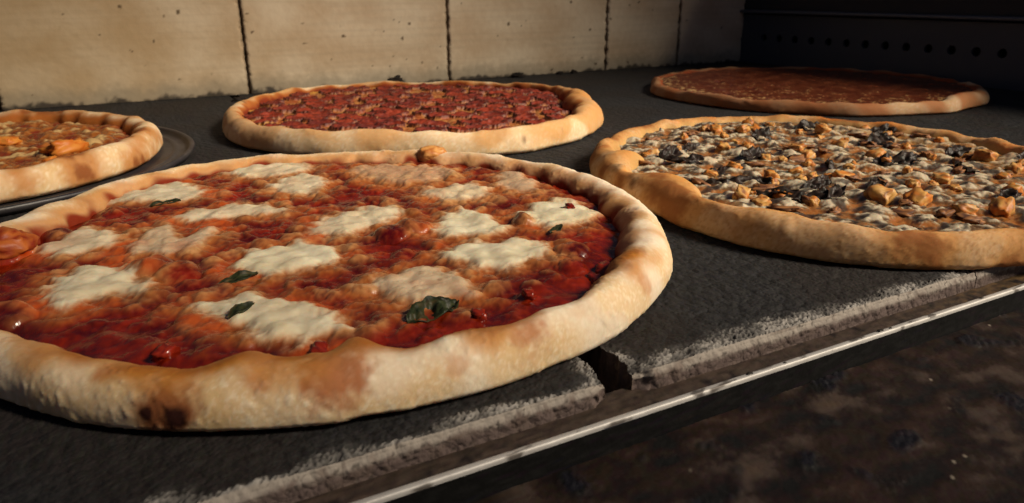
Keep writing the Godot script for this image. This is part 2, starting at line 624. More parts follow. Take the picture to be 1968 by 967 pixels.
			H += smooth * (0.0004 * na.get_noise_2d(x * 45.0 + z * 40.0, z * 90.0 - x * 50.0 + 3.0) + 0.00014 * na.get_noise_2d(x * 150.0 - z * 90.0, z * 190.0 + x * 60.0))
			f.h[k] = H
			# colours
			var dark := na.get_noise_2d(x * 33.0 + 11.0, z * 33.0)
			var sauce := mix(Color(0.070, 0.0036, 0.0022), Color(0.25, 0.016, 0.004), 0.40 + 0.5 * w2 + 0.5 * dark)
			var m_low := mix(Color(0.14, 0.014, 0.005), Color(0.33, 0.066, 0.012), 0.42 + 0.8 * dark)
			var m_top := mix(Color(0.30, 0.075, 0.016), Color(0.50, 0.23, 0.080), 0.2 + 0.8 * f.bt[k])
			var mc := mix(m_low, m_top, bub * (0.35 + 0.65 * f.bt[k]) + 0.25 * w2)
			var tan_ := ss(-0.016, 0.001, sd + 0.004 * dark)
			mc = mix(mc, mix(Color(0.36, 0.115, 0.024), Color(0.55, 0.29, 0.11), bub * f.bt[k] + 0.3 * w2), tan_ * 0.75)
			mc = mix(mc, Color(0.16, 0.040, 0.012), ss(0.0016, 0.0040, b) * ss(0.1, 0.45, na.get_noise_2d(x * 120.0, z * 120.0 + 40.0)) * 0.7)
			var col := mix(sauce, mc, melt * 0.95)
			var cream := mix(Color(0.62, 0.52, 0.33), Color(0.76, 0.70, 0.52), 0.55 + 0.35 * w2 + 0.3 * dark)
			cream = mix(cream, Color(0.50, 0.20, 0.055), (1.0 - ss(0.0, 0.008, sd)) * 0.65 + ss(0.3, 0.7, w3 + 0.3 * w2) * 0.12 + bub * (1.0 - calm) * (1.0 - f.bt[k]) * 0.45)
			col = mix(col, cream, pool)
			# orange oil round the left pools
			col = mix(col, Color(0.44, 0.062, 0.007), ss(0.25, 0.7, na.get_noise_2d(x * 22.0, z * 22.0 + 5.0) - x * 3.2) * (1.0 - pool) * ss(-0.014, -0.002, sd) * 0.75)
			f.c[k] = col
			f.lab[k] = id if (id > 0 and sd > 0.0 and gap > 0.001) else 0
	emit_field(root, f, names, "tomato_sauce", M.sauce)
	# --- basil leaves: x, z, length, width, turn, lift, tilt
	var green := func(u: float, s: float, sd: float) -> Color:
		var k := nb.get_noise_3d(u * 5.0, s * 3.0, sd * 3.0)
		var col := mix(Color(0.008, 0.012, 0.007), Color(0.036, 0.044, 0.018), 0.4 + k)
		col = mix(col, Color(0.16, 0.085, 0.030), ss(0.1, 0.6, nb.get_noise_3d(u * 2.2 + 4.0, s * 1.4, sd)) * 0.3)
		return mix(col, Color(0.08, 0.075, 0.03), ss(0.08, 0.0, absf(s)) * 0.35)
	var leaves := [[0.004, 0.143, 0.029, 0.014, 0.30, -0.0004, 0.18], [-0.072, 0.106, 0.014, 0.006, 0.5, 0.0004, 0.1], [-0.066, 0.060, 0.020, 0.006, 0.2, 0.0002, 0.2], [-0.086, -0.108, 0.019, 0.006, 0.1, -0.0004, 0.2], [0.112, 0.072, 0.012, 0.005, 0.4, 0.0002, 0.2]]
	for q in leaves.size():
		var l: Array = leaves[q]
		var o := put("basil_leaf", leaf_mesh(l[2], l[3], 0.14, l[3] * 0.20, q * 3.1, green), M.leaf, root)
		o.transform = Transform3D(Basis.from_euler(Vector3(l[6], l[4], 0.1)), Vector3(l[0], f.high_at(l[0], l[1]) + l[5], l[1]))
	# --- lumps of tomato lying by the lip
	var red := func(p: Vector3, sd: float) -> Color:
		return mix(Color(0.14, 0.010, 0.005), Color(0.30, 0.025, 0.010), 0.5 + na.get_noise_3dv(p * 2.0 + Vector3(sd, 0, 0)))
	for t in [[0.105, 0.132, 0.012], [0.093, 0.141, 0.009], [0.157, 0.088, 0.008], [-0.05, 0.153, 0.009], [0.020, 0.155, 0.008], [-0.105, 0.125, 0.009], [0.142, 0.04, 0.007], [0.05, 0.148, 0.007]]:
		var o := put("tomato_lump", chunk_mesh(Vector3(t[2], t[2] * 0.55, t[2] * 0.7), 0.75, 0.35, t[0] * 90.0, red, 5), M.wet, root)
		o.transform = Transform3D(Basis.from_euler(Vector3(0, t[1] * 30.0, 0)), Vector3(t[0], f.high_at(t[0], t[1]) + t[2] * 0.02, t[1]))
	# --- two crusty blisters
	var brown := func(p: Vector3, sd: float) -> Color:
		return mix(Color(0.38, 0.12, 0.025), Color(0.60, 0.30, 0.09), 0.5 + 0.9 * na.get_noise_3dv(p * 1.6 + Vector3(sd, 0, 0)))
	var o1 := put("crust_blister", chunk_mesh(Vector3(0.021, 0.012, 0.017), 0.9, 0.18, 4.0, brown, 8), M.chunk, root)
	o1.position = Vector3(0.128, 0.0165, -0.158)
	var fire := func(p: Vector3, sd: float) -> Color:
		return mix(Color(0.20, 0.018, 0.005), Color(0.42, 0.11, 0.020), 0.5 + 0.9 * na.get_noise_3dv(p * 1.8 + Vector3(sd, 0, 0)))
	var o2 := put("cheese_blister", chunk_mesh(Vector3(0.023, 0.014, 0.023), 0.9, 0.20, 5.0, fire, 8), M.chunk, root)
	o2.position = Vector3(-0.172, 0.0185, -0.048)


# ------------------------------------------------------------------ pepperoni pizza behind
func build_pepperoni() -> void:
	var root := thing("pepperoni_pizza", "pizza covered in small dark red pepperoni slices, centre rear by the tiles", "pizza", Vector3(0.221, 0, -0.4274))
	var T := [0.2260, 0.2233, 0.2260, 0.2262, 0.2380, 0.2380, 0.2330, 0.2270, 0.2214, 0.2222, 0.2236, 0.2270, 0.2214, 0.2206, 0.2181, 0.2296, 0.2341, 0.2400, 0.2420, 0.2320, 0.2230, 0.2280, 0.2323, 0.2313]
	var outer := func(th: float) -> float:
		return ring_value(T, th) + 0.004 * maxf(0.0, cos(th) * 0.47 - sin(th) * 0.88)
	var inner := func(th: float) -> float:
		# the lip is broad on the right-hand front, narrow at the back
		var w := 0.020 + 0.020 * exp(-pow(angle_difference(th, 0.55) / 0.55, 2.0)) + 0.010 * exp(-pow(angle_difference(th, 2.75) / 0.7, 2.0)) - 0.011 * maxf(0.0, cos(th) * 0.47 - sin(th) * 0.88)
		return ring_value(T, th) - w + 0.004 * na.get_noise_2d(cos(th) * 6.0, sin(th) * 6.0 + 40.0)
	var high := func(th: float) -> float:
		return 0.0245 - 0.004 * maxf(0.0, cos(th) * 0.47 - sin(th) * 0.88) + 0.006 * exp(-pow(angle_difference(th, 0.5) / 0.5, 2.0)) + 0.002 * na.get_noise_2d(cos(th) * 4.0, sin(th) * 4.0)
	var looks := func(p: Vector3, th: float, t: float) -> Color:
		var col := crust_base(p, 5.0)
		col = mix(col, Color(0.56, 0.27, 0.075), ss(-0.1, 0.5, na.get_noise_3dv(p * 20.0 + Vector3(0, 0, 9)) + ss(0.3, 0.5, t) * 0.45) * 0.7)
		col = mix(col, Color(0.55, 0.25, 0.07), exp(-pow(angle_difference(th, 0.55) / 0.45, 2.0)) * ss(0.25, 0.5, t + 0.1 * na.get_noise_3dv(p * 50.0)) * 0.85)
		col = mix(col, Color(0.36, 0.22, 0.12), exp(-pow(angle_difference(th, 2.9) / 0.6, 2.0)) * 0.55)
		col = mix(col, Color(0.10, 0.03, 0.012), ss(0.70, 0.95, na.get_noise_3dv(p * 42.0 + Vector3(5, 0, 0))) * 0.8)
		var wob := 0.08 * na.get_noise_3dv(p * 40.0)
		col = mix(col, Color(0.40, 0.13, 0.03), ss(0.62, 0.74, t + wob))
		col = mix(col, Color(0.20, 0.03, 0.01), ss(0.72, 0.84, t + wob))
		return col
	crust(root, {"nt": 700, "np": 44, "seed": 6.0, "outer": outer, "inner": inner, "high": high, "looks": looks})
	var f := Field.new(0.245, 0.0013)
	var n := f.n
	rng.seed = 31
	for s in 2600:
		var rr := 0.22 * sqrt(rng.randf())
		var th := rng.randf() * TAU
		var r := rng.randf_range(0.002, 0.006)
		f.dome(rr * cos(th), rr * sin(th), r, r * 0.3, rng.randf())
	# slices: thrown one by one, keeping some distance
	var spots: Array[Vector3] = []
	for s in 5000:
		if spots.size() >= 150:
			break
		var rr := 0.207 * sqrt(rng.randf())
		var th := rng.randf() * TAU
		var p := Vector3(rr * cos(th), rng.randf_range(0.0115, 0.0165), rr * sin(th))
		var ok := true
		for q in spots:
			if Vector2(p.x - q.x, p.z - q.z).length() < 0.72 * (p.y + q.y):
				ok = false
				break
		if ok and rr + 0.006 < float(inner.call(atan2(p.z, p.x))):
			spots.append(p)
	var names := {}
	for s in spots.size():
		names[s + 1] = ["pepperoni_slice", M.meat]
		var q := spots[s]
		for i in range(f.index(q.x - q.y * 1.2), f.index(q.x + q.y * 1.2) + 1):
			for j in range(f.index(q.z - q.y * 1.2), f.index(q.z + q.y * 1.2) + 1):
				var dx := f.x_of(i) - q.x
				var dz := f.x_of(j) - q.z
				var d := sqrt(dx * dx + dz * dz) / (q.y * (1.0 + 0.10 * na.get_noise_2d(dx * 200.0 + s, dz * 200.0)))
				if d < 1.0 and (f.lab[i * n + j] == 0 or 1.0 - d > f.sd[i * n + j]):
					f.lab[i * n + j] = s + 1
					f.sd[i * n + j] = 1.0 - d
	for i in n:
		var x := f.x_of(i)
		for j in n:
			var z := f.x_of(j)
			var k := i * n + j
			var r := sqrt(x * x + z * z)
			if r > 0.244:
				continue
			var gap := float(inner.call(atan2(z, x))) - r
			if gap < -0.006:
				continue
			f.on[k] = 1
			var w2 := nb.get_noise_2d(x * 120.0, z * 120.0)
			var w1 := na.get_noise_2d(x * 35.0, z * 35.0)
			var H := 0.0148 + 0.0012 * w1 + 0.0008 * w2 + f.b[k] * 0.8 - 0.003 * (1.0 - ss(0.0, 0.014, gap))
			var col := mix(Color(0.24, 0.060, 0.014), Color(0.42, 0.18, 0.052), 0.42 + 0.8 * w2 + 0.4 * f.bt[k] * ss(0.0, 0.0012, f.b[k]))
			col = mix(col, Color(0.30, 0.05, 0.012), ss(0.05, 0.5, w1) * 0.6)
			col = mix(col, Color(0.60, 0.30, 0.05), ss(0.030, 0.008, gap) * ss(0.02, -0.08, x + z * 0.6) * ss(-0.3, 0.3, w1))
			if f.lab[k] > 0:
				var e := f.sd[k]                                   # 0 at the edge, 1 in the middle
				H += 0.0016 + 0.0022 * ss(0.45, 0.06, e) * ss(0.0, 0.05, e)      # cupped
				var tone := 0.5 + 0.5 * na.get_noise_1d(f.lab[k] * 3.7)
				col = mix(Color(0.110, 0.009, 0.004), Color(0.30, 0.034, 0.009), tone + 0.6 * w2)
				col = mix(col, Color(0.045, 0.007, 0.005), ss(0.30, 0.03, e) * 0.8)
				col = mix(col, Color(0.40, 0.075, 0.025), ss(0.3, 0.7, nb.get_noise_2d(x * 500.0, z * 500.0)) * 0.5)
			f.h[k] = H
			f.c[k] = col
	emit_field(root, f, names, "melted_cheese", M.dull_cheese)


# ------------------------------------------------------------------ white pizza with chicken on the right
func build_chicken() -> void:
	var root := thing("chicken_pizza", "white pizza with browned chicken chunks and dark leaf strips, no tomato sauce", "pizza", Vector3(0.408, 0, 0.0292))
	var T := [0.1974, 0.1960, 0.1994, 0.2007, 0.2028, 0.2096, 0.2166, 0.2240, 0.2230, 0.2170, 0.2010, 0.1930, 0.1880, 0.1860, 0.1870, 0.1985, 0.2006, 0.2006, 0.2009, 0.2080, 0.2140, 0.2200, 0.2180, 0.2071]
	# folds of dough that lean over the topping: angle, spread, reach, height
	var folds := [[-2.64, 0.10, 0.026, 0.004], [3.10, 0.13, 0.024, 0.004], [2.62, 0.16, 0.010, 0.002], [1.62, 0.16, 0.008, 0.005], [-2.92, 0.05, -0.006, -0.003]]
	var outer := func(th: float) -> float:
		return ring_value(T, th) + 0.005 * maxf(0.0, cos(th) * 0.47 - sin(th) * 0.88) - 0.0045 * maxf(0.0, sin(th))
	var inner := func(th: float) -> float:
		var far := maxf(0.0, cos(th) * 0.47 - sin(th) * 0.88)
		var r := ring_value(T, th) - 0.0195 + 0.002 * far + 0.0035 * na.get_noise_2d(cos(th) * 8.0, sin(th) * 8.0 + 60.0)
		for q in folds:
			r -= q[2] * exp(-pow(angle_difference(th, q[0]) / q[1], 2.0))
		return r
	var high := func(th: float) -> float:
		var far := maxf(0.0, cos(th) * 0.47 - sin(th) * 0.88)
		var h := 0.0220 - 0.004 * far + 0.0022 * na.get_noise_2d(cos(th) * 5.0, sin(th) * 5.0 + 10.0)
		for q in folds:
			h += q[3] * exp(-pow(angle_difference(th, q[0]) / q[1], 2.0))
		return h
	var looks := func(p: Vector3, th: float, t: float) -> Color:
		var col := crust_base(p, 9.0)
		var k := na.get_noise_3dv(p * 24.0 + Vector3(2, 7, 1)) + 0.5 * nb.get_noise_3dv(p * 70.0)
		col = mix(col, Color(0.50, 0.23, 0.065), ss(-0.35, 0.45, k + 0.45 * ss(0.30, 0.5, t)) * 0.85)
		col = mix(col, Color(0.48, 0.235, 0.075), 0.6)
		col = mix(col, Color(0.34, 0.15, 0.045), 0.5 * ss(0.0, 0.5, nb.get_noise_3dv(p * 300.0)))
		col = mix(col, Color(0.26, 0.085, 0.022), ss(0.25, 0.75, k + 0.2 * ss(0.3, 0.5, t)) * 0.8)
		col = mix(col, Color(0.60, 0.18, 0.025), ss(0.1, 0.6, na.get_noise_3dv(p * 26.0 + Vector3(60, 0, 0))) * ss(-0.08, 0.08, p.x) * 0.6)
		for m in [[-0.197, 0.019, -0.020, 0.007], [-0.135, 0.02, 0.135, 0.006]]:
			var d: float = p.distance_to(Vector3(m[0], m[1], m[2])) / m[3]
			col = mix(col, Color(0.07, 0.022, 0.012), ss(1.0, 0.3, d + 0.3 * k) * 0.9)
		for q in folds:
			var s: float = exp(-pow(angle_difference(th, q[0]) / (q[1] * 0.8), 2.0))
			col = mix(col, Color(0.58, 0.27, 0.07), s * ss(0.55, 0.68, t) * 0.9)
			if q[0] == 1.62:
				col = mix(col, Color(0.05, 0.016, 0.008), s * ss(0.48, 0.66, t))
		col = mix(col, Color(0.50, 0.30, 0.11), ss(0.66, 0.8, t + 0.05 * k) * 0.8)
		return col
	crust(root, {"nt": 1000, "np": 64, "seed": 10.0, "outer": outer, "inner": inner, "high": high, "looks": looks, "lump": 0.0012})
	var f := Field.new(0.225, 0.001)
	var n := f.n
	rng.seed = 41
	for s in 800:
		var rr := 0.2 * sqrt(rng.randf())
		var th := rng.randf() * TAU
		var r := rng.randf_range(0.0016, 0.0042)
		if rng.randf() < 0.12:
			r = rng.randf_range(0.005, 0.009)
		f.dome(rr * cos(th), rr * sin(th), r, r * rng.randf_range(0.2, 0.4), rng.randf(), 0.9)
	for s in 260:
		var rr := 0.185 * sqrt(rng.randf())
		var th := rng.randf() * TAU
		var r := rng.randf_range(0.0045, 0.0125)
		f.dome(rr * cos(th), rr * sin(th), r, r * rng.randf_range(0.14, 0.30), 2.0, 0.9)
	for i in n:
		var x := f.x_of(i)
		for j in n:
			var z := f.x_of(j)
			var k := i * n + j
			var r := sqrt(x * x + z * z)
			if r > 0.224:
				continue
			var gap := float(inner.call(atan2(z, x))) - r
			if gap < -0.007:
				continue
			f.on[k] = 1
			var w1 := na.get_noise_2d(x * 45.0 + 9.0, z * 45.0)
			var w2 := nb.get_noise_2d(x * 140.0, z * 140.0)
			var w3 := nb.get_noise_2d(x * 430.0, z * 430.0)
			f.h[k] = 0.0138 + 0.0024 * w1 + 0.0009 * w2 + 0.00008 * w3 + f.b[k] - 0.002 * (1.0 - ss(0.0, 0.014, gap))
			var bub := ss(0.0, 0.0015, f.b[k])
			var col := mix(Color(0.085, 0.042, 0.018), Color(0.30, 0.19, 0.090), 0.35 + 0.7 * w2 + 0.45 * bub * minf(1.0, f.bt[k]))
			col = mix(col, Color(0.60, 0.52, 0.38), ss(0.12, 0.5, w2 * 0.7 + 0.7 * w1 + 0.1 * f.bt[k]) * 0.9)
			col = mix(col, Color(0.34, 0.115, 0.022), ss(-0.1, 0.4, -w1 * 0.6 + w3 * 0.3 - 0.2 * w2) * 0.85)
			if f.bt[k] > 1.5:
				col = mix(col, Color(0.56, 0.47, 0.33), bub * ss(-0.1, 0.5, w3 + w2 + 0.5 * w1) * 0.75)
			col = mix(col, Color(0.40, 0.20, 0.05), ss(0.05, 0.15, x) * 0.35)
			col = mix(col, Color(0.035, 0.026, 0.022), ss(0.12, 0.5, na.get_noise_2d(x * 60.0 + 77.0, z * 90.0)) * 0.85)
			f.c[k] = col
	emit_field(root, f, {}, "melted_cheese", M.cheese)
	# --- chunks of chicken
	var meat := func(p: Vector3, sd: float) -> Color:
		var k := na.get_noise_3dv(p * 0.8 + Vector3(sd, 0, sd))
		var col := mix(Color(0.56, 0.29, 0.070), Color(0.68, 0.47, 0.21), 0.5 + k)
		var sc := fposmod(sd * 7.31, 1.0)
		col = mix(col, Color(0.52, 0.17, 0.025), ss(-0.15, 0.4, k + 0.5 * sc - 0.15))
		return mix(col, Color(0.16, 0.045, 0.014), ss(0.25, 0.6, na.get_noise_3dv(p * 1.1 + Vector3(0, sd, 0)) + 0.05) * 0.9)
	var placed := [[361, -51], [317, 7], [561, -61], [453, 31], [394, 107], [342, 118], [352, 138], [382, 176], [522, 83], [355, 168], [426, 108], [412, -4], [370, 67], [322, 40], [593, 36], [506, 116], [366, -7], [502, -63], [418, -120], [482, -140], [561, -125], [434, -102], [465, -12], [590, 20], [440, 150], [475, 165]]
	var pts: Array[Vector3] = []
	for q in placed:
		pts.append(Vector3(q[0] * 0.001 - 0.408, rng.randf_range(0.0090, 0.0135), q[1] * 0.001 - 0.0292))
	for s in 1500:
		if pts.size() >= 74:
			break
		var rr := 0.178 * sqrt(rng.randf())
		var th := rng.randf() * TAU
		var p := Vector3(rr * cos(th), rng.randf_range(0.0055, 0.0100), rr * sin(th))
		var ok := rr < float(inner.call(atan2(p.z, p.x))) - 0.008
		for q in pts:
			ok = ok and Vector2(p.x - q.x, p.z - q.z).length() > 0.009
		if ok:
			pts.append(p)
	for s in pts.size():
		var p := pts[s]
		var size := Vector3(p.y * rng.randf_range(0.9, 1.4), p.y * rng.randf_range(0.7, 1.0), p.y * rng.randf_range(0.8, 1.1))
		var o := put("chicken_chunk", chunk_mesh(size, 0.5, 0.25, s * 1.618, meat, 6), M.chunk, root)
		o.transform = Transform3D(Basis.from_euler(Vector3(rng.randf_range(-0.5, 0.5), rng.randf() * TAU, rng.randf_range(-0.5, 0.5))), Vector3(p.x, f.high_at(p.x, p.z) + size.y * 0.04, p.z))
	# --- dark leaf strips
	var dark := func(u: float, s: float, sd: float) -> Color:
		return mix(Color(0.010, 0.008, 0.007), Color(0.046, 0.028, 0.022), 0.35 + nb.get_noise_3d(u * 6.0, s * 2.0, sd * 2.0))
	var strips := [[309, -55, 0.040, 0.012, 0.3], [300, -30, 0.030, 0.012, -0.6], [290, 40, 0.050, 0.008, -0.55], [284, 71, 0.044, 0.009, -0.8], [300, 95, 0.036, 0.010, -0.25], [318, 102, 0.032, 0.009, 0.5], [300, 10, 0.026, 0.011, 0.1], [366, -18, 0.036, 0.016, 0.2], [440, -80, 0.040, 0.017, 0.4], [520, -90, 0.044, 0.020, 0.1], [503, 0, 0.036, 0.022, 0.5], [570, -43, 0.036, 0.014, -0.3], [418, 160, 0.036, 0.010, 0.2], [532, 55, 0.040, 0.014, 0.3], [440, 60, 0.036, 0.014, -0.4], [391, 40, 0.034, 0.014, 0.7], [330, 75, 0.034, 0.010, 0.2], [560, 100, 0.04, 0.016, 0.1], [470, 100, 0.036, 0.014, 0.9], [340, -70, 0.032, 0.012, 0.2], [530, -20, 0.032, 0.012, 0.7], [370, 95, 0.026, 0.010, 0.4]]
	for s in strips.size():
		var q: Array = strips[s]
		var x: float = q[0] * 0.001 - 0.408
		var z: float = q[1] * 0.001 - 0.0292
		var o := put("dark_leaf_strip", leaf_mesh(q[2], q[3], 0.16, 0.0030, s * 2.3, dark, 0.45), M.leaf, root)
		o.transform = Transform3D(Basis.from_euler(Vector3(rng.randf_range(0.1, 0.6), q[4], rng.randf_range(-0.15, 0.15))), Vector3(x, f.high_at(x, z) + 0.0010, z))
	# --- browned crumbs of bacon
	var bits := func(p: Vector3, sd: float) -> Color:
		return mix(Color(0.07, 0.020, 0.009), Color(0.36, 0.15, 0.045), 0.5 + na.get_noise_3dv(p * 1.5 + Vector3(sd, 0, 0)))
	for s in 45:
		var rr := 0.175 * sqrt(rng.randf())
		var th := rng.randf() * TAU
		var d := rng.randf_range(0.004, 0.010)
		var x := rr * cos(th)
		var z := rr * sin(th)
		var o := put("browned_bit", chunk_mesh(Vector3(d * 1.5, d * 0.36, d * 0.9), 0.5, 0.55, s * 2.7, bits, 4), M.meat, root)
		o.transform = Transform3D(Basis.from_euler(Vector3(rng.randf_range(-0.4, 0.4), rng.randf() * TAU, 0)), Vector3(x, f.high_at(x, z) + d * 0.15, z))


# ------------------------------------------------------------------ pizza on a dark pan at the left
func build_left() -> void:
	var at := Vector3(-0.2573, 0, -0.3915)
	var pan := thing("pizza_pan", "round dark metal pan with a raised rim under the left pizza", "pan", at)
	var prof := [[0.0, 0.0016], [0.150, 0.0016], [0.196, 0.0017], [0.198, 0.0030], [0.2005, 0.0036], [0.203, 0.0030], [0.2045, 0.0022], [0.211, 0.0026], [0.2125, 0.0060], [0.2140, 0.0076], [0.2165, 0.0078], [0.2180, 0.0066], [0.2182, 0.0040], [0.2150, 0.0008], [0.19, 0.0004], [0.0, 0.0004]]
	var v := PackedVector3Array()
	var c := PackedColorArray()
	var nt := 160
	for i in nt:
		var th := TAU * i / nt
		for j in prof.size():
			var p := Vector3(cos(th) * prof[prof.size() - 1 - j][0], prof[prof.size() - 1 - j][1], sin(th) * prof[prof.size() - 1 - j][0])
			v.append(p)
			c.append(mix(Color(0.020, 0.019, 0.022), Color(0.05, 0.045, 0.045), 0.4 + nb.get_noise_3dv(p * 60.0)))
	put("tray", sheet(v, c, nt, prof.size(), true), M.pan, pan)
	var root := thing("cheese_topped_pizza", "pizza with orange golden cheese and a toasted lip, lying on the dark pan", "pizza", at + Vector3(0, 0.0022, 0))
	var outer := func(th: float) -> float:
		return 0.1895 + 0.003 * na.get_noise_2d(cos(th) * 2.0, sin(th) * 2.0)
	var inner := func(th: float) -> float:
		return 0.1895 - 0.026 + 0.005 * na.get_noise_2d(cos(th) * 6.0, sin(th) * 6.0 + 80.0)
	var high := func(th: float) -> float:
		return 0.0245 + 0.002 * na.get_noise_2d(cos(th) * 4.0, sin(th) * 4.0 + 90.0)
	var looks := func(p: Vector3, th: float, t: float) -> Color:
		var col := crust_base(p, 15.0)
		var k := na.get_noise_3dv(p * 22.0 + Vector3(12, 7, 1)) + 0.4 * nb.get_noise_3dv(p * 70.0)
		col = mix(col, Color(0.44, 0.17, 0.035), ss(-0.9, 0.2, k - p.x * 1.5) * 0.85)
		col = mix(col, Color(0.20, 0.05, 0.012), ss(0.3, 0.7, k + ss(0.5, 0.7, t) * 0.5 - p.x) * 0.8)
		col = mix(col, Color(0.36, 0.11, 0.02), ss(0.64, 0.78, t))
		return col
	crust(root, {"nt": 600, "np": 44, "seed": 16.0, "outer": outer, "inner": inner, "high": high, "looks": looks})
	var f := Field.new(0.175, 0.0014)
	var n := f.n
	rng.seed = 51
	for s in 900:
		var rr := 0.165 * sqrt(rng.randf())
		var th := rng.randf() * TAU
		var r := rng.randf_range(0.002, 0.006)
		if rng.randf() < 0.12:
			r = rng.randf_range(0.007, 0.013)
		f.dome(rr * cos(th), rr * sin(th), r, r * 0.36, rng.randf())
	for i in n:
		var x := f.x_of(i)
		for j in n:
			var z := f.x_of(j)
			var k := i * n + j
			var r := sqrt(x * x + z * z)
			if r > 0.174:
				continue
			var gap := float(inner.call(atan2(z, x))) - r
			if gap < -0.006:
				continue
			f.on[k] = 1
			var w1 := na.get_noise_2d(x * 40.0 + 5.0, z * 40.0)
			var w2 := nb.get_noise_2d(x * 120.0, z * 120.0)
			f.h[k] = 0.0145 + 0.0022 * w1 + 0.0013 * w2 + f.b[k] - 0.003 * (1.0 - ss(0.0, 0.016, gap))
			var col := mix(Color(0.15, 0.034, 0.007), Color(0.34, 0.115, 0.022), 0.4 + 0.8 * w2 + 0.4 * f.bt[k] * ss(0.0, 0.0016, f.b[k]))
			col = mix(col, Color(0.56, 0.38, 0.16), ss(0.35, 0.7, w1 + 0.4 * w2) * 0.8)
			col = mix(col, Color(0.16, 0.022, 0.008), maxf(ss(0.15, 0.5, -w1 - 0.3 * w2), 1.0 - ss(0.002, 0.016, gap + 0.006 * w1)) * 0.85)
			f.c[k] = col
	emit_field(root, f, {}, "melted_cheese", M.sauce)
	var gold := func(p: Vector3, sd: float) -> Color:
		return mix(Color(0.48, 0.11, 0.010), Color(0.60, 0.24, 0.04), 0.5 + na.get_noise_3dv(p * 1.5 + Vector3(sd, 0, 0)))
	for s in 7:
		var rr := 0.15 * sqrt(rng.randf())
		var th := rng.randf() * TAU
		var d := rng.randf_range(0.009, 0.017)
		var x := rr * cos(th)
		var z := rr * sin(th)
		if s == 0:
			x = 0.108
			z = 0.072
			d = 0.022
		var o := put("golden_chunk", chunk_mesh(Vector3(d * 1.3, d * 0.6, d * 0.9), 0.6, 0.35, s * 2.1, gold, 5), M.chunk, root)
		o.transform = Transform3D(Basis.from_euler(Vector3(rng.randf_range(-0.3, 0.3), rng.randf() * TAU, 0)), Vector3(x, f.high_at(x, z) + d * 0.12, z))


# ------------------------------------------------------------------ plain pizza at the far right
func build_cheese() -> void:
	var root := thing("plain_pizza", "flat pizza with even brown red top, farthest back in the dim right corner", "pizza", Vector3(0.8261, 0, -0.3609))
	var outer := func(th: float) -> float:
		return 0.2345 + 0.005 * na.get_noise_2d(cos(th) * 2.2, sin(th) * 2.2 + 4.0)
	var inner := func(th: float) -> float:
		return 0.2345 - 0.018 + 0.005 * na.get_noise_2d(cos(th) * 5.0, sin(th) * 5.0 + 14.0) - 0.014 * exp(-pow(angle_difference(th, 1.35) / 0.22, 2.0))
	var high := func(th: float) -> float:
		return 0.0155 + 0.002 * na.get_noise_2d(cos(th) * 4.0, sin(th) * 4.0 + 24.0) + 0.004 * exp(-pow(angle_difference(th, 1.3) / 0.3, 2.0))
	var looks := func(p: Vector3, th: float, t: float) -> Color:
		var col := crust_base(p, 25.0)
		var k := na.get_noise_3dv(p * 18.0 + Vector3(2, 17, 1))
		col = mix(col, Color(0.46, 0.19, 0.075), 0.35 + 0.6 * ss(-0.3, 0.4, k))
		col = mix(col, Color(0.24, 0.085, 0.03), 0.75 * ss(0.95, 0.55, absf(angle_difference(th, 1.35))) * -1.0 + 0.75)
		return mix(col, Color(0.26, 0.055, 0.018), ss(0.62, 0.76, t + 0.1 * k))
	crust(root, {"nt": 600, "np": 36, "seed": 26.0, "outer": outer, "inner": inner, "high": high, "looks": looks})
	var f := Field.new(0.232, 0.002)
	var n := f.n
	rng.seed = 61
	for s in 1800:
		var rr := 0.215 * sqrt(rng.randf())
		var th := rng.randf() * TAU
		var r := rng.randf_range(0.003, 0.011)
		f.dome(rr * cos(th), rr * sin(th), r, r * 0.12, rng.randf())
	for i in n:
		var x := f.x_of(i)
		for j in n:
			var z := f.x_of(j)
			var k := i * n + j
			var r := sqrt(x * x + z * z)
			if r > 0.23:
				continue
			var gap := float(inner.call(atan2(z, x))) - r
			if gap < -0.008:
				continue
			f.on[k] = 1
			var w1 := na.get_noise_2d(x * 30.0 + 5.0, z * 30.0)
			var w2 := nb.get_noise_2d(x * 100.0, z * 100.0)
			f.h[k] = 0.0120 + 0.0010 * w1 + 0.0006 * w2 + f.b[k]
			var col := mix(Color(0.12, 0.026, 0.012), Color(0.24, 0.070, 0.030), 0.45 + 0.7 * w2 + 0.5 * w1)
			col = mix(col, Color(0.58, 0.36, 0.15), ss(0.42, 0.62, w2 + 0.25 * w1 + 0.3 * ss(0.05, 0.0, gap) - ss(-0.10, 0.05, x + z * -0.4) * 0.5))
			f.c[k] = col
	emit_field(root, f, {}, "melted_cheese", M.sauce)


# ------------------------------------------------------------------ the oven
func build_oven() -> void:
	deck_stone(-0.62, 0.0525, -0.20, "left deck stone with a pale worn front edge, under the margherita pizza", 1.0)
	deck_stone(0.0665, 0.3018, 0.06, "middle deck stone with a pale gritty front edge, right of the open gap", 2.0)
	deck_stone(0.3026, 1.105, 0.3026, "right deck stone under the chicken pizza, beyond the hairline joint", 3.0)
	steel_edge()
	oven_door()
	back_wall()
	side_wall()
	# the dark bed that shows in the gap between the stones
	var v := PackedVector3Array()
	var c := PackedColorArray()
	for i in 5:
		for j in 9:
			v.append(Vector3(lerpf(-0.7, 1.3, i / 4.0), -0.026, lerpf(-0.84, 0.206, j / 8.0)))
			c.append(Color(0.012, 0.011, 0.011))
	var bed := put("oven_floor", sheet(v, c, 5, 9), M.black)
	bed.set_meta("kind", "structure")


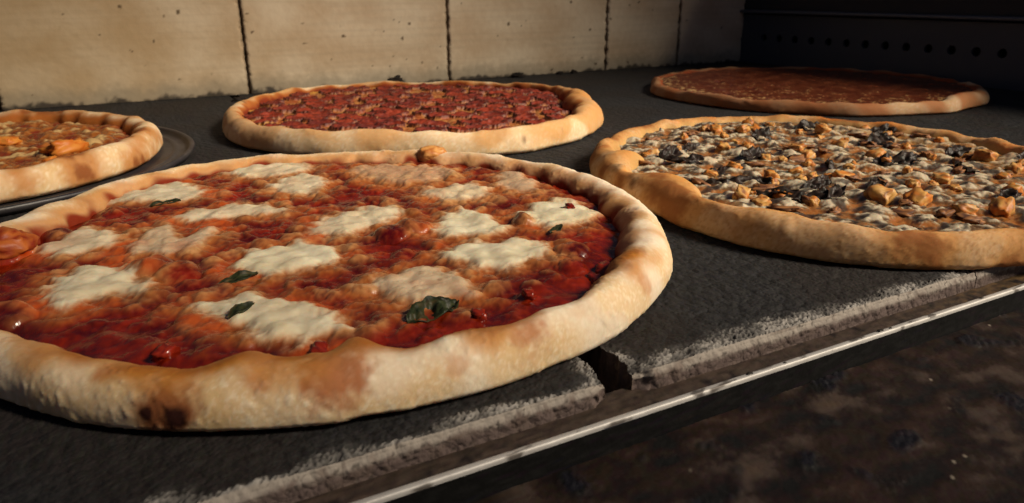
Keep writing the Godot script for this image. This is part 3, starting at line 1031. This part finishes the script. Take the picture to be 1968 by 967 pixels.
# one fire stone: top, worn arris and front face swept along x, with its two ends; fine where fine_from <= x <= fine_from + 0.5
func deck_stone(x0: float, x1: float, fine_from: float, label: String, sd: float) -> void:
	var root := thing("deck_stone", label, "oven stone", Vector3.ZERO, "stones of the oven deck")
	var zf := 0.2105
	var xs := PackedFloat32Array()
	var x := x0
	while x < x1:
		xs.append(x)
		x += 0.0009 if x >= fine_from and x < fine_from + 0.42 else 0.012
	xs.append(x1)
	var pz := PackedFloat32Array()
	var py := PackedFloat32Array()
	var z := -0.79
	while z < zf - 0.0025:
		pz.append(z)
		py.append(0.0)
		z += 0.02 if z < -0.08 else (0.0026 if z < 0.168 else 0.0008)
	var cut := pz.size()
	for a in 7:
		var t := a / 6.0 * PI / 2.0
		pz.append(zf - 0.0024 + 0.0024 * sin(t))
		py.append(-0.0024 + 0.0024 * cos(t))
	var y := -0.0032
	while y > -0.026:
		pz.append(zf + 0.001)
		py.append(y)
		y -= 0.0011
	var nv := pz.size()
	var v := PackedVector3Array()
	var c := PackedColorArray()
	for i in xs.size():
		var gx := xs[i]
		var edge := minf(absf(gx - 0.0525), absf(gx - 0.0665))
		for j in nv:
			var p := Vector3(gx, py[j], pz[j])
			var top := j < cut + 3
			var w1 := na.get_noise_2d(gx * 28.0 + sd * 7.0, pz[j] * 28.0)
			var w2 := nb.get_noise_3d(gx * 150.0, py[j] * 150.0, pz[j] * 150.0 + sd)
			var w3 := nb.get_noise_3d(gx * 620.0, py[j] * 620.0, pz[j] * 620.0 + sd)
			var front := zf - pz[j]
			# pale band of worn grit near the front and round the gap
			var width := 0.0120 + 0.008 * na.get_noise_1d(gx * 16.0 + sd * 5.0) + 0.006 * w1
			if sd < 1.5:
				width -= 0.004
			width = maxf(width, 0.004)
			var worn := ss(width, width * 0.25, front) if top else 1.0
			worn = maxf(worn, ss(0.012, 0.001, edge + 0.004 * w2) * ss(0.034, 0.012, front) * 0.9)
			var grit := ss(-0.10, 0.12, w3 + 0.45 * w2 + (worn - 0.66) * 1.0)
			var col := mix(Color(0.0060, 0.0061, 0.0068), Color(0.028, 0.0275, 0.029), 0.42 + 0.55 * w2 + 0.5 * w3)
			col = mix(col, Color(0.016, 0.012, 0.010), ss(-0.3, 0.5, na.get_noise_2d(gx * 9.0 + 3.0, pz[j] * 9.0)) * 0.6)
			if top:
				col = mix(col, mix(Color(0.11, 0.100, 0.092), Color(0.36, 0.340, 0.315), 0.5 + 1.3 * w3), worn * (0.30 + 0.70 * grit) * (0.40 + 0.60 * ss(-0.25, 0.25, na.get_noise_2d(gx * 45.0, pz[j] * 60.0 + sd))))
				var pit := 0.0012 * ss(0.0, 0.6, worn) * (1.1 * w3 + 0.5 * w2) + 0.00035 * w2
				p.y += pit - 0.0012 * ss(0.010, 0.0, front) * (0.6 + w1)
				if pz[j] > -0.06 and worn < 0.9:
					p.y -= 0.00035 * ss(0.10, 0.0, nc.get_noise_2d(gx * 120.0 + 9.0 * w2 * 0.1, pz[j] * 120.0) + 1.0)
			else:
				var fall := -py[j]
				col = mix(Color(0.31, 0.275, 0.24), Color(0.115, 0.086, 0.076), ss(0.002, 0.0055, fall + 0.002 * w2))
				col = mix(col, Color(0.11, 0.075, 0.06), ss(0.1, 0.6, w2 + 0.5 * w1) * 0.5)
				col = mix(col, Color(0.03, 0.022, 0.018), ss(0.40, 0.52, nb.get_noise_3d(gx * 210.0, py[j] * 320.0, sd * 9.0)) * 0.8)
				p.z += 0.00022 * w2 + 0.00006 * w3
			# the corners by the gap are knocked off
			var chip := ss(0.010, 0.0, edge + 0.005 * w2) * ss(0.014, 0.0, front)
			p.y -= chip * 0.0035 * ss(-0.006, 0.0, py[j])
			p.z -= chip * 0.004
			if edge < 0.014:
				var s := 1.0 if gx > 0.06 else -1.0
				p.x += s * 0.0012 * ss(0.014, 0.0, edge) * (w2 + 0.4 * na.get_noise_1d(pz[j] * 60.0))
			v.append(p)
			c.append(col)
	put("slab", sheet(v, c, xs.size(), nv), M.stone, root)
	for s in 2:
		var ev := PackedVector3Array()
		var ec := PackedColorArray()
		var i := 0 if s == 0 else xs.size() - 1
		for jj in nv:
			var j := jj if s == 0 else nv - 1 - jj
			for k in 6:
				var p := v[i * nv + j]
				p.y = lerpf(p.y, -0.0262, k / 5.0)
				var w := nb.get_noise_3dv(p * 200.0)
				if k > 0:
					p.x += (0.0007 * w)
				ev.append(p)
				ec.append(mix(Color(0.115, 0.082, 0.066), Color(0.05, 0.036, 0.03), 0.5 + w))
		put("slab_end", sheet(ev, ec, nv, 6), M.stone, root)


func strip_sheet(x0: float, x1: float, prof: Array, step: float, looks: Callable, rough: float) -> ArrayMesh:
	var v := PackedVector3Array()
	var c := PackedColorArray()
	var nu := int((x1 - x0) / step) + 1
	for i in nu:
		var x := lerpf(x0, x1, float(i) / (nu - 1))
		for q in prof:
			var p := Vector3(x, q[1], q[0])
			var w := nb.get_noise_3d(x * 90.0, q[1] * 300.0, q[0] * 300.0)
			p.y += rough * w
			p.z += rough * 0.6 * nb.get_noise_3d(x * 130.0, q[1] * 90.0 + 50.0, q[0] * 90.0)
			v.append(p)
			c.append(looks.call(p, w))
	return sheet(v, c, nu, prof.size())


func steel_edge() -> void:
	var root := thing("steel_edge_rail", "long angled steel rail with a bright rubbed top, in front of the stones", "rail", Vector3.ZERO)
	var ledge := func(p: Vector3, w: float) -> Color:
		var col := mix(Color(0.030, 0.021, 0.017), Color(0.085, 0.060, 0.046), 0.35 + 0.8 * w)
		col = mix(col, Color(0.13, 0.075, 0.025), ss(0.24, 0.40, p.x + 0.1 * w) * 0.8)
		return mix(col, Color(0.012, 0.010, 0.010), ss(0.25, 0.5, nb.get_noise_3dv(p * 60.0)))
	var a := []
	for i in 13:
		a.append([lerpf(0.2045, 0.2219, i / 12.0), -0.0100 - 0.0002 * sin(i * 0.5)])
	put("ledge", strip_sheet(-0.55, 1.165, a, 0.0022, ledge, 0.0003), M.iron, root)
	var bright := func(p: Vector3, w: float) -> Color:
		var nick := nb.get_noise_3d(p.x * 40.0, p.y * 60.0, p.z * 300.0)
		var col := mix(Color(0.62, 0.61, 0.59), Color(0.48, 0.46, 0.44), 0.5 + 0.5 * w)
		col = mix(col, Color(0.07, 0.055, 0.045), ss(0.28, 0.46, nick) * 0.85)
		return mix(col, Color(0.05, 0.04, 0.035), ss(0.30, 0.42, na.get_noise_1d(p.x * 60.0 + 7.0) - 0.35 + 0.5 * w) * 0.8)
	var b := [[0.2220, -0.0100], [0.2223, -0.0088], [0.2229, -0.0085], [0.2236, -0.0084], [0.2243, -0.0084], [0.2249, -0.0085], [0.2253, -0.0088], [0.2255, -0.0096], [0.2256, -0.0104]]
	put("rubbed_lip", strip_sheet(-0.55, 1.165, b, 0.0009, bright, 0.00007), M.steel, root)
	var dark := func(p: Vector3, w: float) -> Color:
		return mix(Color(0.004, 0.004, 0.005), Color(0.012, 0.011, 0.011), 0.4 + w)
	var d := []
	for i in 12:
		d.append([0.2256 - 0.0004 * i / 11.0, lerpf(-0.0105, -0.0235, i / 11.0)])
	put("front_face", strip_sheet(-0.55, 1.165, d, 0.004, dark, 0.00025), M.black, root)
	# a few dark nicks and blobs of burnt fat on the lip
	var soot := func(p: Vector3, sd: float) -> Color:
		return Color(0.025, 0.020, 0.018)
	for q in [[0.118, 0.9], [0.139, 0.5], [0.205, 1.2], [0.212, 0.6], [0.288, 0.8]]:
		var o := put("burnt_blob", chunk_mesh(Vector3(0.0030, 0.0010, 0.0016) * q[1], 0.8, 0.5, q[0] * 50.0, soot, 4), M.iron, root)
		o.position = Vector3(q[0], -0.0084, 0.2242 - 0.0007 * q[1])


func oven_door() -> void:
	var root := thing("lowered_oven_door", "dark rusty metal door folded down in front of the deck, stained and crusted", "oven door", Vector3.ZERO)
	var xs := PackedFloat32Array()
	var zs := PackedFloat32Array()
	var x := -0.6
	while x < 1.3:
		xs.append(x)
		x += 0.0014 if x > 0.0 and x < 0.62 else 0.012
	var z := 0.2255
	while z < 0.62:
		zs.append(z)
		z += 0.0014 if z < 0.40 else 0.01
	var v := PackedVector3Array()
	var c := PackedColorArray()
	for gx in xs:
		for gz in zs:
			var w1 := na.get_noise_2d(gx * 13.0 + 3.0, gz * 20.0)
			var w2 := nb.get_noise_2d(gx * 34.0, gz * 52.0)
			var w3 := nb.get_noise_2d(gx * 330.0, gz * 420.0)
			var col := mix(Color(0.005, 0.004, 0.005), Color(0.030, 0.015, 0.010), 0.45 + 0.8 * w2)
			col = mix(col, Color(0.056, 0.041, 0.034), ss(0.15, 0.75, w2 + 0.45 * w1 + 0.22 * w3) * 0.8)
			col = mix(col, Color(0.085, 0.052, 0.030), ss(0.2, 1.0, w2 * 0.7 + w1 * 0.8 + (gx - 0.42) * 1.6) * 0.8)
			var crusty := ss(0.35, 0.75, na.get_noise_2d(gx * 30.0 + 50.0, gz * 40.0) + 0.35 * w2)
			col = mix(col, Color(0.006, 0.006, 0.008), crusty * 0.92)
			var speck := ss(0.945, 0.965, na.get_noise_2d(gx * 420.0, gz * 420.0))
			col = mix(col, Color(0.35, 0.30, 0.24), speck * 0.7)
			v.append(Vector3(gx, -0.0225 + 0.0005 * w2 + 0.0006 * crusty * (1.0 + 1.6 * w3) + 0.00025 * w3, gz))
			c.append(col)
	put("door_panel", sheet(v, c, xs.size(), zs.size()), M.rust, root)


func back_wall() -> void:
	var zw := -0.7815
	var root := thing("tiled_back_wall", "cream back wall of tall fire tiles with dark joints, speckled and sooty at its foot", "wall", Vector3.ZERO)
	var joints := [-0.58, -0.2405, 0.0845, 0.4205, 0.7526, 0.9315, 1.110]
	for t in joints.size() - 1:
		var x0: float = joints[t] + 0.0013
		var x1: float = joints[t + 1] - 0.0013
		var xs := PackedFloat32Array()
		var nx := int((x1 - x0) / 0.0023)
		for i in nx + 1:
			xs.append(lerpf(x0, x1, float(i) / nx))
		var ys := PackedFloat32Array()
		var y := 0.0005
		while y < 0.32:
			ys.append(y)
			y += 0.0020 if y < 0.165 else 0.01
		var v := PackedVector3Array()
		var c := PackedColorArray()
		var nu := xs.size() + 2
		for ii in nu:
			var i := clampi(ii - 1, 0, xs.size() - 1)
			var returned := ii == 0 or ii == nu - 1
			for yy in ys:
				var gx := xs[i]
				var edge := minf(gx - x0, x1 - gx)
				var w1 := na.get_noise_2d(gx * 9.0 + t * 5.0, yy * 14.0)
				var w2 := nb.get_noise_2d(gx * 60.0, yy * 60.0)
				var p := Vector3(gx, yy, zw)
				var ragged: float = 0.0022 if t >= 3 and yy < 0.2 else 0.0009
				p.x += ragged * na.get_noise_2d(yy * 70.0 + t, gx * 3.0) * ss(0.006, 0.0, edge)
				p.z += 0.00015 * w2 - 0.0016 * ss(0.0032, 0.0, edge) - 0.002 * ss(0.5, 0.9, na.get_noise_2d(gx * 120.0, yy * 120.0) * ss(0.01, 0.0, edge) * 1.6)
				if returned:
					p.z = zw - 0.018
				var col := mix(Color(0.66, 0.500, 0.330), Color(0.80, 0.665, 0.480), 0.5 + 0.6 * w1 + 0.3 * w2)
				col = mix(col, Color(0.44, 0.36, 0.25), ss(0.15, 0.5, na.get_noise_2d(gx * 3.0, yy * 130.0 + t * 3.0)) * 0.14)
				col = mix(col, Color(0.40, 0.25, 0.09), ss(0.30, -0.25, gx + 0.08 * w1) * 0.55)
				# soot at the foot
				var foot := yy + 0.006 * w2 + 0.006 * na.get_noise_1d(gx * 13.0 + 4.0)
				col = mix(col, Color(0.30, 0.26, 0.19), ss(0.034, 0.008, foot) * 0.65)
				col = mix(col, Color(0.035, 0.030, 0.027), ss(0.0065, 0.0005, foot) * 0.9)
				col = mix(col, Color(0.12, 0.08, 0.05), ss(0.0040, 0.0, edge) * 0.7)
				# specks
				var s := na.get_noise_2d(gx * 62.0 + 100.0, yy * 62.0 + t)
				col = mix(col, Color(0.10, 0.065, 0.035), ss(0.865, 0.90, s) * 0.9)
				col = mix(col, Color(0.34, 0.24, 0.13), ss(0.6, 0.8, nb.get_noise_2d(gx * 75.0 + 30.0, yy * 75.0)) * 0.3)
				v.append(p)
				c.append(col)
		put("wall_tile", flip_sheet(v, c, nu, ys.size()), M.tile, root)
	var bm := BoxMesh.new()
	bm.size = Vector3(1.9, 0.34, 0.03)
	var back := put("joint_backing", bm, plain(Color(0.055, 0.038, 0.026), 0.9), root)
	back.position = Vector3(0.32, 0.15, zw - 0.0285)


func flip_sheet(v: PackedVector3Array, c: PackedColorArray, nu: int, nv: int) -> ArrayMesh:
	# the same sheet with its front on the other side
	var vv := PackedVector3Array()
	var cc := PackedColorArray()
	for i in range(nu - 1, -1, -1):
		vv.append_array(v.slice(i * nv, i * nv + nv))
		cc.append_array(c.slice(i * nv, i * nv + nv))
	return sheet(vv, cc, nu, nv)


func plain(col: Color, rough: float, metal := 0.0) -> StandardMaterial3D:
	var m := StandardMaterial3D.new()
	m.albedo_color = col.linear_to_srgb()
	m.roughness = rough
	m.metallic = metal
	return m


func side_wall() -> void:
	var root := thing("perforated_side_panel", "dark metal side wall with a row of round holes under a ledge", "oven panel", Vector3.ZERO)
	var xw := 1.107
	var iron := plain(Color(0.045, 0.056, 0.085), 0.5, 0.2)
	var comb := CSGCombiner3D.new()
	comb.name = "drilled_panel"
	var slab := CSGBox3D.new()
	slab.name = "slab"
	slab.size = Vector3(0.006, 0.098, 1.06)
	slab.position = Vector3(xw + 0.003, 0.048, -0.255)
	slab.material = iron
	comb.add_child(slab)
	for i in 25:
		var hole := CSGCylinder3D.new()
		hole.name = "hole"
		hole.operation = CSGShape3D.OPERATION_SUBTRACTION
		hole.radius = 0.0072
		hole.height = 0.03
		hole.sides = 20
		hole.material = iron
		hole.rotation_degrees.z = 90.0
		hole.position = Vector3(xw, 0.0525, -0.7203 + 0.04 * i)
		comb.add_child(hole, true)
	root.add_child(comb)
	var ledge := put("ledge", rounded_bar(0.020, 0.007, 1.06), plain(Color(0.095, 0.105, 0.13), 0.45, 0.3), root)
	ledge.position = Vector3(xw - 0.004, 0.1035, -0.255)
	var up := BoxMesh.new()
	up.size = Vector3(0.012, 0.23, 1.06)
	var upper := put("upper_panel", up, plain(Color(0.022, 0.022, 0.026), 0.7), root)
	upper.position = Vector3(xw + 0.010, 0.222, -0.255)
	var bk := BoxMesh.new()
	bk.size = Vector3(0.02, 0.36, 1.06)
	var rear := put("rear_plate", bk, plain(Color(0.006, 0.006, 0.007), 0.9), root)
	rear.position = Vector3(xw + 0.040, 0.155, -0.255)


func rounded_bar(w: float, h: float, l: float) -> ArrayMesh:
	var v := PackedVector3Array()
	var c := PackedColorArray()
	var k := 20
	for i in 2:
		for j in k + 1:
			var a := TAU * j / k
			var x := signf(cos(a)) * pow(absf(cos(a)), 0.5) * w * 0.5
			var y := signf(sin(a)) * pow(absf(sin(a)), 0.5) * h * 0.5
			v.append(Vector3(x, y, (0.5 - i) * l))
			c.append(Color.WHITE)
	return sheet(v, c, 2, k + 1)


# ------------------------------------------------------------------ burnt crumbs on the deck
func build_crumbs() -> void:
	var soot := func(p: Vector3, sd: float) -> Color:
		return mix(Color(0.010, 0.009, 0.009), Color(0.035, 0.026, 0.020), 0.5 + na.get_noise_3dv(p * 2.0 + Vector3(sd, 0, 0)))
	var list := [[0.315, -0.766, 0.020, 0.016, "pointed black crumb against the wall behind the pepperoni pizza"], [0.549, -0.768, 0.020, 0.008, "flat black crumb at the wall foot right of the pepperoni pizza"], [0.640, -0.770, 0.010, 0.006, "tiny black crumb at the wall foot, left one of a close pair"], [0.672, -0.771, 0.012, 0.006, "tiny black crumb at the wall foot, right one of a close pair"], [0.057, -0.714, 0.016, 0.006, "black crumb on the deck near the left wall joint"]]
	for q in list.size():
		var l: Array = list[q]
		var o := put("burnt_crumb", chunk_mesh(Vector3(l[2], l[3], l[2] * 0.6), 0.5, 0.5, 3.0 + q * 5.0, soot, 5), M.black)
		o.position = Vector3(l[0], l[3] * 0.36, l[1])
		tag(o, l[4], "crumb", "burnt crumbs on the deck")
